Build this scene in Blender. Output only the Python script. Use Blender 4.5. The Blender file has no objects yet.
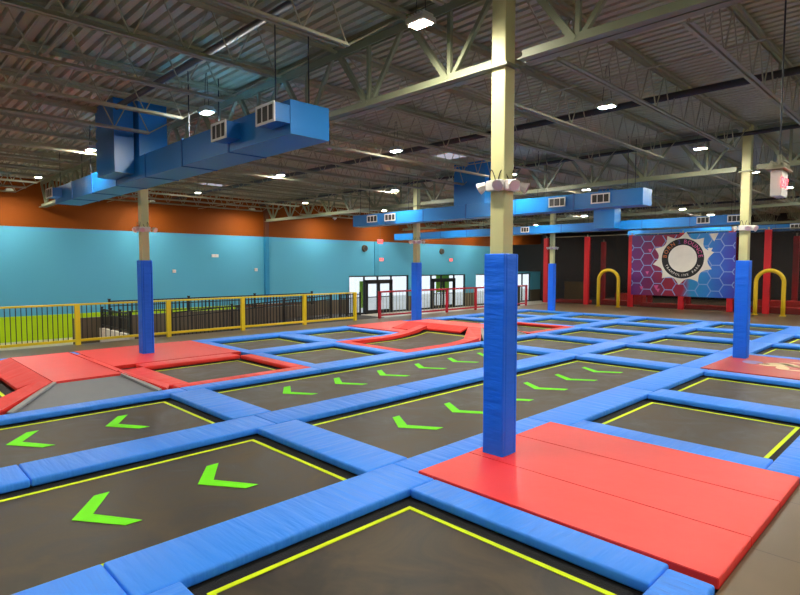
import bpy, bmesh, math, random
from mathutils import Vector, Matrix
random.seed(7)
C = bpy.context.scene.collection
PI = math.pi

# ------------------------------------------------------------------ materials
def new_mat(name):
    m = bpy.data.materials.new(name); m.use_nodes = True
    nt = m.node_tree; nt.nodes.clear()
    out = nt.nodes.new('ShaderNodeOutputMaterial')
    b = nt.nodes.new('ShaderNodeBsdfPrincipled')
    nt.links.new(b.outputs[0], out.inputs[0])
    return m, nt, b, out

def srgb(r, g, b):
    f = lambda c: (c/255/12.92) if c/255 <= .04045 else ((c/255+.055)/1.055)**2.4
    return (f(r), f(g), f(b), 1)

def mat(name, col, rough=.5, metal=0, var=.12, scale=3.0, bump=0, bscale=20, stretch=(1,1,1), spec=.5, coat=0, rvar=0):
    m, nt, b, out = new_mat(name)
    N = nt.nodes.new; L = nt.links.new
    tc = N('ShaderNodeTexCoord'); mp = N('ShaderNodeMapping'); mp.inputs['Scale'].default_value = stretch
    L(tc.outputs['Object'], mp.inputs['Vector'])
    n = N('ShaderNodeTexNoise'); n.inputs['Scale'].default_value = scale; n.inputs['Detail'].default_value = 4
    L(mp.outputs[0], n.inputs['Vector'])
    mx = N('ShaderNodeMixRGB'); mx.blend_type = 'MIX'
    mx.inputs['Color1'].default_value = tuple(c*(1-var) for c in col[:3])+(1,)
    mx.inputs['Color2'].default_value = tuple(min(1, c*(1+var)) for c in col[:3])+(1,)
    if rvar:
        n.inputs['Distortion'].default_value = 1.2; n.inputs['Detail'].default_value = 7; n.inputs['Roughness'].default_value = .62
        cr = N('ShaderNodeMapRange'); cr.inputs['From Min'].default_value = .38; cr.inputs['From Max'].default_value = .66
        L(n.outputs['Fac'], cr.inputs['Value']); L(cr.outputs[0], mx.inputs['Fac'])
    else: L(n.outputs['Fac'], mx.inputs['Fac'])
    L(mx.outputs[0], b.inputs['Base Color'])
    b.inputs['Roughness'].default_value = rough; b.inputs['Metallic'].default_value = metal
    b.inputs['Specular IOR Level'].default_value = spec
    if coat: b.inputs['Coat Weight'].default_value = coat
    if rvar:
        mr = N('ShaderNodeMapRange'); mr.inputs['To Min'].default_value = rough-rvar; mr.inputs['To Max'].default_value = rough+rvar
        mr.inputs['From Min'].default_value = .3; mr.inputs['From Max'].default_value = .7
        L(n.outputs['Fac'], mr.inputs['Value']); L(mr.outputs[0], b.inputs['Roughness'])
    if bump:
        n2 = N('ShaderNodeTexNoise'); n2.inputs['Scale'].default_value = bscale; n2.inputs['Detail'].default_value = 3
        L(mp.outputs[0], n2.inputs['Vector'])
        bp = N('ShaderNodeBump'); bp.inputs['Strength'].default_value = bump; bp.inputs['Distance'].default_value = .03
        L(n2.outputs['Fac'], bp.inputs['Height']); L(bp.outputs[0], b.inputs['Normal'])
    return m

def emit(name, col, s):
    m = bpy.data.materials.new(name); m.use_nodes = True; nt = m.node_tree; nt.nodes.clear()
    out = nt.nodes.new('ShaderNodeOutputMaterial'); e = nt.nodes.new('ShaderNodeEmission')
    e.inputs[0].default_value = col; e.inputs[1].default_value = s; nt.links.new(e.outputs[0], out.inputs[0])
    return m

BLUE = srgb(54, 140, 250); RED = srgb(240, 54, 46)
def vinyl(name, col, st, rough=.46):
    # stretched noise makes the gathered folds that run across the pad
    return mat(name, col, rough, var=.05, scale=1.5, bump=1.0, bscale=.9, stretch=st, spec=.35)
M = {}
M['blue_y'] = vinyl('blue_vinyl_wrinkled_along_y', BLUE, (1.2, 9, 1.2))
M['blue_x'] = vinyl('blue_vinyl_wrinkled_along_x', BLUE, (9, 1.2, 1.2))
M['red_y'] = vinyl('red_vinyl_wrinkled_along_y', RED, (1.2, 4, 1.2))
M['red_x'] = vinyl('red_vinyl_wrinkled_along_x', RED, (4, 1.2, 1.2))
M['red_flat'] = mat('red_vinyl_flat', RED, .42, var=.04, scale=1.2, bump=.12, bscale=2.5)
M['red_print'] = mat('faded_red_vinyl', srgb(186, 62, 52), .4, var=.1, scale=2)
M['col_blue'] = mat('column_pad_blue', srgb(0, 112, 255), .5, var=.06, scale=2, bump=.6, bscale=1.6, stretch=(2, 2, 9))
M['edge_stitch'] = mat('dark_stitch', srgb(28, 70, 140), .6)
M['mat'] = mat('black_woven_jump_mat', srgb(68, 58, 43), .5, var=.6, scale=1.4, rvar=.16, spec=.32)
M['web'] = mat('black_webbing', srgb(17, 18, 20), .8, var=.2, bump=.3, bscale=90)
M['frame'] = mat('black_steel_frame', srgb(18, 18, 20), .6)
M['line'] = mat('yellow_border_line', srgb(214, 240, 22), .6, var=.04, spec=.2)
M['arrow'] = mat('green_arrow_vinyl', srgb(116, 240, 2), .6, var=.04, spec=.2)
M['grey_ramp'] = mat('grey_ramp_carpet', srgb(132, 134, 138), .7, var=.06, scale=6, bump=.1, bscale=80)
M['grey_edge'] = mat('grey_perforated_edge', srgb(158, 160, 158), .6, var=.15, scale=30)
M['col_steel'] = mat('cream_painted_steel', srgb(204, 202, 146), .5, var=.04)
M['truss'] = mat('grey_painted_steel', srgb(158, 154, 126), .5, var=.08, scale=4)
M['girder'] = mat('grey_green_girder_steel', srgb(132, 136, 108), .5, var=.08, scale=4)
M['deck'] = mat('galvanised_roof_deck', srgb(180, 176, 146), .6, var=.1, scale=.6, spec=.25)
M['pipe'] = mat('dark_pipe', srgb(44, 42, 46), .5)
M['duct'] = mat('blue_painted_duct', srgb(22, 114, 186), .32, var=.05, scale=1.2, bump=.05, bscale=1.5, spec=.5)
M['duct_seam'] = mat('duct_flange', srgb(20, 88, 160), .4)
M['white'] = mat('white_plastic', srgb(222, 218, 212), .4, var=.03)
M['lampgrey'] = mat('grey_lamp_casting', srgb(180, 180, 178), .5)
M['pinkwhite'] = mat('pale_lamp_lens', srgb(222, 196, 204), .25, var=.05)
M['slat'] = mat('dark_vent_slat', srgb(40, 36, 34), .5)
M['yellow'] = mat('yellow_painted_steel', srgb(226, 198, 22), .4, var=.05)
M['yellow_foam'] = mat('yellow_foam_vinyl', srgb(226, 190, 30), .45, var=.05)
M['redsteel'] = mat('red_painted_steel', srgb(190, 28, 48), .4, var=.05)
M['redpost'] = mat('red_padded_post', srgb(206, 22, 34), .45, var=.06)
M['black'] = mat('black_painted_steel', srgb(16, 16, 18), .5)
M['brownwall'] = mat('brown_panel', srgb(92, 80, 66), .6, var=.1)
M['wood'] = mat('brown_wood', srgb(110, 72, 44), .5, var=.2, scale=6)
M['teal'] = mat('teal_panel', srgb(34, 96, 110), .5)
M['curb'] = mat('pale_concrete_curb', srgb(206, 200, 188), .6)
M['lime'] = mat('lime_green_panel', srgb(128, 176, 30), .5)
M['dark'] = mat('dark_brown_wall', srgb(36, 30, 28), .7, var=.2)
M['blackwall'] = mat('black_wall', srgb(14, 15, 17), .7)
M['alu'] = mat('dark_bronze_aluminium', srgb(30, 32, 34), .4, metal=.3)
M['lens'] = emit('lamp_diffuser', (1, .945, .82, 1), 245)
M['exit_red'] = emit('lit_red_letters', (1, .04, .05, 1), 2.2)
M['sky_panel'] = emit('daylit_skylight_panel', (.9, .86, 1, 1), .11)
M['ink_orange'] = mat('ink_orange', srgb(196, 110, 60), .5)
M['ink_pink'] = mat('ink_pink', srgb(214, 90, 150), .5)
M['ink_purple'] = mat('ink_purple', srgb(90, 70, 150), .5)
M['ink_white'] = mat('ink_white', srgb(228, 222, 212), .5)
M['ink_black'] = mat('ink_black', srgb(14, 12, 16), .5)
M['ink_hex'] = mat('ink_hexagon_lines', srgb(132, 160, 216), .5)
M['ink_cream'] = mat('ink_cream', srgb(236, 210, 160), .5)
M['ink_lilac'] = mat('ink_lilac', srgb(150, 140, 190), .5)

def mat_wall():
    # three painted bands: green below, sky blue, burnt orange above
    m, nt, b, out = new_mat('banded_wall_paint')
    N = nt.nodes.new; L = nt.links.new
    g = N('ShaderNodeNewGeometry'); s = N('ShaderNodeSeparateXYZ'); L(g.outputs['Position'], s.inputs[0])
    n = N('ShaderNodeTexNoise'); n.inputs['Scale'].default_value = .35; L(g.outputs['Position'], n.inputs['Vector'])
    def step(th):
        a = N('ShaderNodeMath'); a.operation = 'GREATER_THAN'; a.inputs[1].default_value = th; L(s.outputs['Z'], a.inputs[0]); return a
    m0 = N('ShaderNodeMixRGB'); m0.inputs[1].default_value = srgb(168, 206, 22); m0.inputs[2].default_value = srgb(92, 84, 72)
    ya = N('ShaderNodeMath'); ya.operation = 'GREATER_THAN'; ya.inputs[1].default_value = 14.6; L(s.outputs['Y'], ya.inputs[0]); L(ya.outputs[0], m0.inputs[0])
    m1 = N('ShaderNodeMixRGB'); L(m0.outputs[0], m1.inputs[1]); m1.inputs[2].default_value = srgb(86, 166, 198)
    L(step(.28).outputs[0], m1.inputs[0])
    m2 = N('ShaderNodeMixRGB'); m2.inputs[2].default_value = srgb(126, 61, 2)
    L(step(3.56).outputs[0], m2.inputs[0]); L(m1.outputs[0], m2.inputs[1])
    m3 = N('ShaderNodeMixRGB'); m3.blend_type = 'MULTIPLY'; m3.inputs[0].default_value = .12
    L(m2.outputs[0], m3.inputs[1]); L(n.outputs['Color'], m3.inputs[2])
    L(m3.outputs[0], b.inputs['Base Color']); b.inputs['Roughness'].default_value = .75; b.inputs['Specular IOR Level'].default_value = .2
    return m
M['wall'] = mat_wall()

def mat_floor(name, c1, c2, rough):
    m, nt, b, out = new_mat(name)
    N = nt.nodes.new; L = nt.links.new
    g = N('ShaderNodeNewGeometry')
    n = N('ShaderNodeTexNoise'); n.inputs['Scale'].default_value = 1.3; n.inputs['Detail'].default_value = 6
    L(g.outputs['Position'], n.inputs['Vector'])
    br = N('ShaderNodeTexBrick'); br.offset = 0; br.inputs['Scale'].default_value = 1; br.inputs['Brick Width'].default_value = 1.22
    br.inputs['Row Height'].default_value = 1.22; br.inputs['Mortar Size'].default_value = .006
    br.inputs['Color1'].default_value = (1, 1, 1, 1); br.inputs['Color2'].default_value = (.92, .92, .92, 1); br.inputs['Mortar'].default_value = (.45, .45, .45, 1)
    L(g.outputs['Position'], br.inputs['Vector'])
    r = N('ShaderNodeMixRGB'); r.inputs[1].default_value = c1; r.inputs[2].default_value = c2; L(n.outputs['Fac'], r.inputs[0])
    x = N('ShaderNodeMixRGB'); x.blend_type = 'MULTIPLY'; x.inputs[0].default_value = 1
    L(r.outputs[0], x.inputs[1]); L(br.outputs['Color'], x.inputs[2]); L(x.outputs[0], b.inputs['Base Color'])
    b.inputs['Roughness'].default_value = rough; b.inputs['Specular IOR Level'].default_value = .35
    return m
M['floor'] = mat_floor('brown_grey_floor', srgb(88, 73, 52), srgb(116, 98, 72), .36)
M['lowfloor'] = mat_floor('pale_lobby_floor', srgb(168, 158, 142), srgb(190, 180, 164), .3)

def mat_net():
    m, nt, b, out = new_mat('black_safety_netting')
    N = nt.nodes.new; L = nt.links.new
    b.inputs['Base Color'].default_value = srgb(30, 24, 24); b.inputs['Roughness'].default_value = .8
    t = N('ShaderNodeBsdfTransparent'); mx = N('ShaderNodeMixShader')
    n = N('ShaderNodeTexNoise'); n.inputs['Scale'].default_value = 1.5
    tc = N('ShaderNodeTexCoord'); L(tc.outputs['Object'], n.inputs['Vector'])
    mr = N('ShaderNodeMapRange'); mr.inputs['To Min'].default_value = .34; mr.inputs['To Max'].default_value = .52
    L(n.outputs['Fac'], mr.inputs['Value']); L(mr.outputs[0], mx.inputs[0])
    L(t.outputs[0], mx.inputs[1]); L(b.outputs[0], mx.inputs[2]); L(mx.outputs[0], out.inputs[0])
    return m
M['net'] = mat_net()

def mat_glass():
    m, nt, b, out = new_mat('window_glass')
    N = nt.nodes.new; L = nt.links.new
    t = N('ShaderNodeBsdfTransparent'); t.inputs[0].default_value = (.95, .98, 1, 1); gl = N('ShaderNodeBsdfGlossy'); gl.inputs['Roughness'].default_value = .05
    mx = N('ShaderNodeMixShader'); mx.inputs[0].default_value = .08
    L(t.outputs[0], mx.inputs[1]); L(gl.outputs[0], mx.inputs[2]); L(mx.outputs[0], out.inputs[0])
    return m
M['glass'] = mat_glass()

def mat_banner():
    m, nt, b, out = new_mat('printed_banner_vinyl')
    N = nt.nodes.new; L = nt.links.new
    tc = N('ShaderNodeTexCoord'); s = N('ShaderNodeSeparateXYZ'); L(tc.outputs['Object'], s.inputs[0])
    mr = N('ShaderNodeMapRange'); mr.inputs['From Min'].default_value = -2.43; mr.inputs['From Max'].default_value = 2.43
    L(s.outputs['X'], mr.inputs['Value'])
    n = N('ShaderNodeTexNoise'); n.inputs['Scale'].default_value = 1.1; L(tc.outputs['Object'], n.inputs['Vector'])
    ad = N('ShaderNodeMath'); ad.operation = 'MULTIPLY_ADD'; ad.inputs[1].default_value = .16; L(n.outputs['Fac'], ad.inputs[0])
    sb = N('ShaderNodeMath'); sb.operation = 'SUBTRACT'; sb.inputs[1].default_value = .08; L(mr.outputs[0], sb.inputs[0]); L(sb.outputs[0], ad.inputs[2])
    cr = N('ShaderNodeValToRGB'); e = cr.color_ramp.elements
    e[0].position = 0; e[0].color = srgb(96, 34, 120); e[1].position = 1; e[1].color = srgb(66, 60, 180)
    for p, c in ((.18, srgb(120, 30, 90)), (.36, srgb(142, 30, 60)), (.52, srgb(150, 30, 60)), (.60, srgb(40, 140, 200)), (.75, srgb(40, 130, 210)), (.9, srgb(50, 90, 200))):
        q = e.new(p); q.color = c
    L(ad.outputs[0], cr.inputs[0]); L(cr.outputs[0], b.inputs['Base Color']); b.inputs['Roughness'].default_value = .4
    return m
M['banner'] = mat_banner()

# ------------------------------------------------------------------ mesh helpers
def tag(o, label=None, cat=None, group=None, kind=None):
    if label: o['label'] = label
    if cat: o['category'] = cat
    if group: o['group'] = group
    if kind: o['kind'] = kind
    return o
def empty(name, loc, label=None, cat=None, group=None):
    o = bpy.data.objects.new(name, None); C.objects.link(o); o.location = loc; o.empty_display_size = .1
    return tag(o, label, cat, group)
def obj(name, bm, m, parent=None, loc=None, smooth=False):
    me = bpy.data.meshes.new(name); bm.normal_update(); bm.to_mesh(me); bm.free()
    ms = m if isinstance(m, (list, tuple)) else [m]
    for k in ms: me.materials.append(k)
    if smooth:
        for p in me.polygons: p.use_smooth = True
    o = bpy.data.objects.new(name, me); C.objects.link(o)
    if parent: o.parent = parent
    if loc is not None: o.location = loc
    return o
def dup(root, loc=None, parent=None):
    r = root.copy(); C.objects.link(r)
    if parent: r.parent = parent
    if loc is not None: r.location = loc
    for ch in list(root.children): dup(ch, None, r)
    return r
def B(): return bmesh.new()
def box(bm, x0, x1, y0, y1, z0, z1, mi=0):
    vs = [bm.verts.new((x, y, z)) for z in (z0, z1) for y in (y0, y1) for x in (x0, x1)]
    for f in ((0,2,3,1),(4,5,7,6),(0,1,5,4),(2,6,7,3),(0,4,6,2),(1,3,7,5)):
        fc = bm.faces.new([vs[i] for i in f]); fc.material_index = mi
    return vs
def rbox(bm, x0, x1, y0, y1, z0, z1, r=.02, seg=3):
    t = bmesh.new(); box(t, x0, x1, y0, y1, z0, z1)
    bmesh.ops.bevel(t, geom=list(t.edges), offset=r, segments=seg, profile=.5, affect='EDGES', clamp_overlap=True)
    merge(bm, t)
def merge(bm, t, mtx=None):
    mp = {}
    for v in t.verts: mp[v] = bm.verts.new(mtx @ v.co if mtx else v.co)
    for f in t.faces:
        try:
            nf = bm.faces.new([mp[v] for v in f.verts]); nf.material_index = f.material_index; nf.smooth = f.smooth
        except ValueError: pass
    t.free()
def bar(bm, a, b, w, h=None, n=4, mi=0):
    """prism of n sides from a to b; n=4 gives a w x h rectangular bar"""
    a = Vector(a); b = Vector(b); d = (b-a).normalized()
    u = d.cross(Vector((0, 0, 1)))
    if u.length < 1e-4: u = Vector((1, 0, 0))
    u.normalize(); v = u.cross(d).normalized(); h = h or w
    if n == 4: offs = [(-w/2, -h/2), (w/2, -h/2), (w/2, h/2), (-w/2, h/2)]
    else: offs = [(w/2*math.cos(2*PI*k/n), h/2*math.sin(2*PI*k/n)) for k in range(n)]
    A = [bm.verts.new(a+u*p+v*q) for p, q in offs]; Bv = [bm.verts.new(b+u*p+v*q) for p, q in offs]
    for k in range(n):
        f = bm.faces.new((A[k], A[(k+1) % n], Bv[(k+1) % n], Bv[k])); f.material_index = mi
    bm.faces.new(A[::-1]).material_index = mi; bm.faces.new(Bv).material_index = mi
def tube(bm, pts, r, n=8):
    rings = []; P = [Vector(p) for p in pts]
    up = None
    for i, p in enumerate(P):
        d = (P[min(i+1, len(P)-1)]-P[max(i-1, 0)]).normalized()
        u = d.cross(Vector((0, 1, 0)) if abs(d.y) < .9 else Vector((1, 0, 0))).normalized(); v = d.cross(u)
        rings.append([bm.verts.new(p+u*r*math.cos(2*PI*k/n)+v*r*math.sin(2*PI*k/n)) for k in range(n)])
    for i in range(len(rings)-1):
        for k in range(n): bm.faces.new((rings[i][k], rings[i][(k+1) % n], rings[i+1][(k+1) % n], rings[i+1][k]))
    bm.faces.new(rings[0][::-1]); bm.faces.new(rings[-1])
def prism(bm, poly, z0, z1):
    """poly: list of (x,y,ztop) or (x,y); extruded down to z0"""
    top = [bm.verts.new((p[0], p[1], p[2] if len(p) > 2 else z1)) for p in poly]
    bot = [bm.verts.new((p[0], p[1], z0)) for p in poly]
    n = len(poly); bm.faces.new(top); bm.faces.new(bot[::-1])
    for k in range(n): bm.faces.new((top[k], bot[k], bot[(k+1) % n], top[(k+1) % n]))
def slab(bm, poly, th):
    """thin padded slab following a polygon with its own heights"""
    top = [bm.verts.new(p) for p in poly]; bot = [bm.verts.new((p[0], p[1], p[2]-th)) for p in poly]
    n = len(poly); bm.faces.new(top); bm.faces.new(bot[::-1])
    for k in range(n): bm.faces.new((top[k], bot[k], bot[(k+1) % n], top[(k+1) % n]))
def ring(bm, x0, x1, y0, y1, w, z0, z1):
    box(bm, x0, x1, y0, y0+w, z0, z1); box(bm, x0, x1, y1-w, y1, z0, z1)
    box(bm, x0, x0+w, y0+w, y1-w, z0, z1); box(bm, x1-w, x1, y0+w, y1-w, z0, z1)

# ------------------------------------------------------------------ room shell
FZ = -.05          # upper platform floor
LZ = -.65          # lobby floor
ZD = 5.33          # underside of roof deck
WX = -24.3; XR = 7.2; YF = -6.0; YB = 40.0
DX0, DX1, DY0, DY1 = -15.50, -1.08, -1.95, 23.95     # trampoline deck
bm = B()
box(bm, -17.3, DX0, YF, YB, LZ, FZ); box(bm, DX1, XR, YF, YB, LZ, FZ)
box(bm, DX0, DX1, YF, DY0, LZ, FZ); box(bm, DX0, DX1, DY1, YB, LZ, FZ); box(bm, DX0, DX1, DY0, DY1, LZ, -.32)
tag(obj('floor', bm, M['floor']), kind='structure')
bm = B(); box(bm, WX, -17.3, YF, YB, LZ-.1, LZ)
tag(obj('floor', bm, M['lowfloor']), kind='structure')
# walls; the left wall is cut for the three glazed storefronts
OPEN = [(19.95, 24.75), (25.05, 30.35), (31.5, 38.6)]
WT = 1.58
bm = B()
ys = [YF]+[v for o in OPEN for v in o]+[YB]
for i in range(0, len(ys), 2): box(bm, WX-.2, WX, ys[i], ys[i+1], LZ, ZD)
for a, b in OPEN: box(bm, WX-.2, WX, a, b, WT, ZD)
tag(obj('wall_left', bm, M['wall']), kind='structure')
bm = B(); box(bm, WX, WX+.14, 14.56, 14.78, LZ, 3.56); tag(obj('trim_1', bm, mat('pilaster_blue', srgb(28, 128, 176), .5)), kind='structure')
bm = B(); box(bm, WX, WX+.14, 14.56, 14.78, 3.561, 4.9); tag(obj('trim_3', bm, mat('pilaster_brown', srgb(92, 42, 6), .5)), kind='structure')
bm = B(); box(bm, WX, WX+.06, 21.86, 22.2, WT, 3.55); tag(obj('trim_2', bm, mat('pilaster_teal', srgb(60, 146, 178), .5)), kind='structure')
bm = B(); box(bm, WX-.2, XR+.2, YB, YB+.2, LZ, ZD); tag(obj('wall_back', bm, M['dark']), kind='structure')
bm = B(); box(bm, XR, XR+.2, YF, YB, LZ, ZD); tag(obj('wall_right', bm, mat('right_wall_blue', srgb(120, 150, 165), .6)), kind='structure')
bm = B(); box(bm, WX-.2, XR+.2, YF-.2, YF, LZ, ZD); tag(obj('wall_front', bm, mat('front_wall_grey', srgb(150, 140, 125), .6)), kind='structure')
# corrugated roof deck, ribs run along x
bm = B(); per = .165; y = YF-.2; prof = []
while y < YB+.2:
    prof += [(y, ZD), (y+.095, ZD), (y+.115, ZD+.06), (y+.145, ZD+.06)]; y += per
L0 = [bm.verts.new((WX-.2, p[0], p[1])) for p in prof]; L1 = [bm.verts.new((XR+.2, p[0], p[1])) for p in prof]
for i in range(len(prof)-1): bm.faces.new((L0[i], L1[i], L1[i+1], L0[i+1]))
box(bm, WX-.2, XR+.2, YF-.2, YB+.2, ZD+.07, ZD+.2)
tag(obj('ceiling', bm, M['deck']), kind='structure')

# storefront windows and doors in the left wall
def storefront(n, y0, y1, door, panes):
    t = empty('window_%d' % n, (WX-.1, (y0+y1)/2, LZ)); t['kind'] = 'structure'
    def loc(bmx): bmesh.ops.translate(bmx, verts=bmx.verts, vec=-Vector(t.location)); return bmx
    bm = B(); w = .07
    box(bm, WX-.15, WX-.05, y0, y1, LZ, LZ+.1); box(bm, WX-.15, WX-.05, y0, y1, WT-w, WT)
    for v in panes: box(bm, WX-.15, WX-.05, v-w/2, v+w/2, LZ, WT)
    obj('window_frame', loc(bm), M['alu'], t)
    bm = B(); box(bm, WX-.105, WX-.095, y0, y1, LZ+.1, WT-w); obj('pane', loc(bm), M['glass'], t)
    if door:
        a, b = door
        d = empty('door_%d' % n, (WX-.02, (a+b)/2, LZ)); d['kind'] = 'structure'
        def loc2(bmx): bmesh.ops.translate(bmx, verts=bmx.verts, vec=-Vector(d.location)); return bmx
        top = WT-.40; mid = (a+b)/2
        bm = B(); box(bm, WX-.05, WX+.06, a, a+.13, LZ, top+.14); box(bm, WX-.05, WX+.06, b-.13, b, LZ, top+.14)
        box(bm, WX-.05, WX+.06, a, b, top, top+.15); obj('door_frame', loc2(bm), M['alu'], d)
        for (p, q) in ((a+.13, mid), (mid, b-.13)):
            bm = B(); ww = .08
            box(bm, WX-.03, WX+.03, p+.01, p+ww, LZ+.02, top); box(bm, WX-.03, WX+.03, q-ww, q-.01, LZ+.02, top)
            box(bm, WX-.03, WX+.03, p+ww, q-ww, LZ+.02, LZ+.22); box(bm, WX-.03, WX+.03, p+ww, q-ww, top-.08, top)
            box(bm, WX-.02, WX+.02, p+ww, q-ww, LZ+.95, LZ+1.0)
            lf = obj('door_leaf', loc2(bm), M['alu'], d)
            bm = B(); s = q-.13 if q < b-.2 else p+.13
            bar(bm, (WX+.07, s, LZ+.8), (WX+.07, s, LZ+1.25), .03, n=8); box(bm, WX+.03, WX+.07, s-.01, s+.01, LZ+.85, LZ+.88); box(bm, WX+.03, WX+.07, s-.01, s+.01, LZ+1.17, LZ+1.2)
            obj('door_handle', loc2(bm), M['alu'], lf)
storefront(1, 19.95, 24.75, (21.15, 23.3), (19.985, 21.15, 22.2, 23.3, 24.715))
storefront(2, 25.05, 30.35, (26.9, 29.2), (25.085, 26.9, 27.9, 29.2, 30.315))
storefront(3, 31.5, 38.6, None, (31.535, 33.0, 34.5, 36.0, 37.5, 38.565))
bm = B(); box(bm, WX-14, WX-.2, 8, 60, LZ-.12, LZ-.02)
tag(obj('ground', bm, mat('outside_pavement', srgb(196, 196, 192), .8)), kind='structure')
for (a, x, w, h, lb) in ((21.9, -25.4, .42, 1.9, 'lime green panel outside the glass doors of the left storefront'), (29.2, -25.4, 1.3, 2.3, 'lime green panel outside the glass doors of the middle storefront')):
    t = empty('sign_panel', (x, a, LZ-.02), lb, 'panel')
    bm = B(); box(bm, -.04, .04, -w/2, w/2, .3 if w < 1 else 1.0, h); obj('board', bm, M['lime'], t)
    bm = B(); box(bm, -.03, .03, -w/2, -w/2+.05, 0, 1.1); box(bm, -.03, .03, w/2-.05, w/2, 0, 1.1); obj('post', bm, M['black'], t)

# ------------------------------------------------------------------ trampoline deck
XS = [-1.42, -3.96, -6.77, -9.58, -12.40, -15.20]     # strip centres (first and last are deck edges)
HW = .31
def Y(k): return 1.21+2.83*k
ORD = {-1: 'nearest', 0: 'near', 1: 'second', 2: 'third', 3: 'fourth', 4: 'fifth', 5: 'sixth', 6: 'seventh', 7: 'farthest'}
ROWN = ['right-hand row', 'nearer arrow lane row', 'second arrow lane row', 'row with the red ramps', 'row beside the yellow fence']
# row openings in x
def rx(r):
    hi = -1.40 if r == 0 else XS[r]-HW
    lo = XS[r+1]+HW if r < 4 else -14.89
    return lo, hi
YEND = 23.60
# cell kinds; each entry (row, k0, k1, kind)
CELLS = []
for r, lst in enumerate([
    [(-1,-1,'b'),(0,0,'b'),(1,1,'mats'),(2,2,'b'),(3,3,'b'),(4,4,'print'),(5,5,'b'),(6,6,'b'),(7,7,'b')],
    [(-1,0,'lane'),(1,3,'lane'),(4,4,'b'),(5,5,'b'),(6,6,'b'),(7,7,'b')],
    [(-1,0,'lane'),(1,3,'lane'),(4,4,'b'),(5,5,'b'),(6,6,'b'),(7,7,'b')],
    [(-1,-1,'r'),(0,0,'hip'),(1,1,'r'),(2,2,'b'),(3,3,'r'),(4,4,'hip'),(5,5,'r'),(6,6,'b'),(7,7,'b')],
    [(-1,-1,'b'),(0,0,'hipback'),(1,1,'flat'),(2,2,'b'),(3,3,'b'),(4,4,'flat'),(5,5,'b'),(6,6,'b'),(7,7,'b')]]):
    for a, b, k in lst: CELLS.append((r, a, b, k))
def kind(r, k):
    if k < -1 or k > 7 or r < 0 or r > 4: return 'edge'
    for (rr, a, b, q) in CELLS:
        if rr == r and a <= k <= b: return q
def is_red(q): return q in ('r', 'flat', 'hip', 'hipback')
def cell_id(r, k):
    for i, c in enumerate(CELLS):
        if c[0] == r and c[1] <= k <= c[2]: return i

# rising bed profile next to the hips
def rise(y, ye, side, z0=-.1, z1=.06, L=1.7):
    t = (y-(ye-L))/L if side > 0 else ((ye+L)-y)/L
    t = max(0, min(1, t)); return z0+(z1-z0)*t*t

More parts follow.
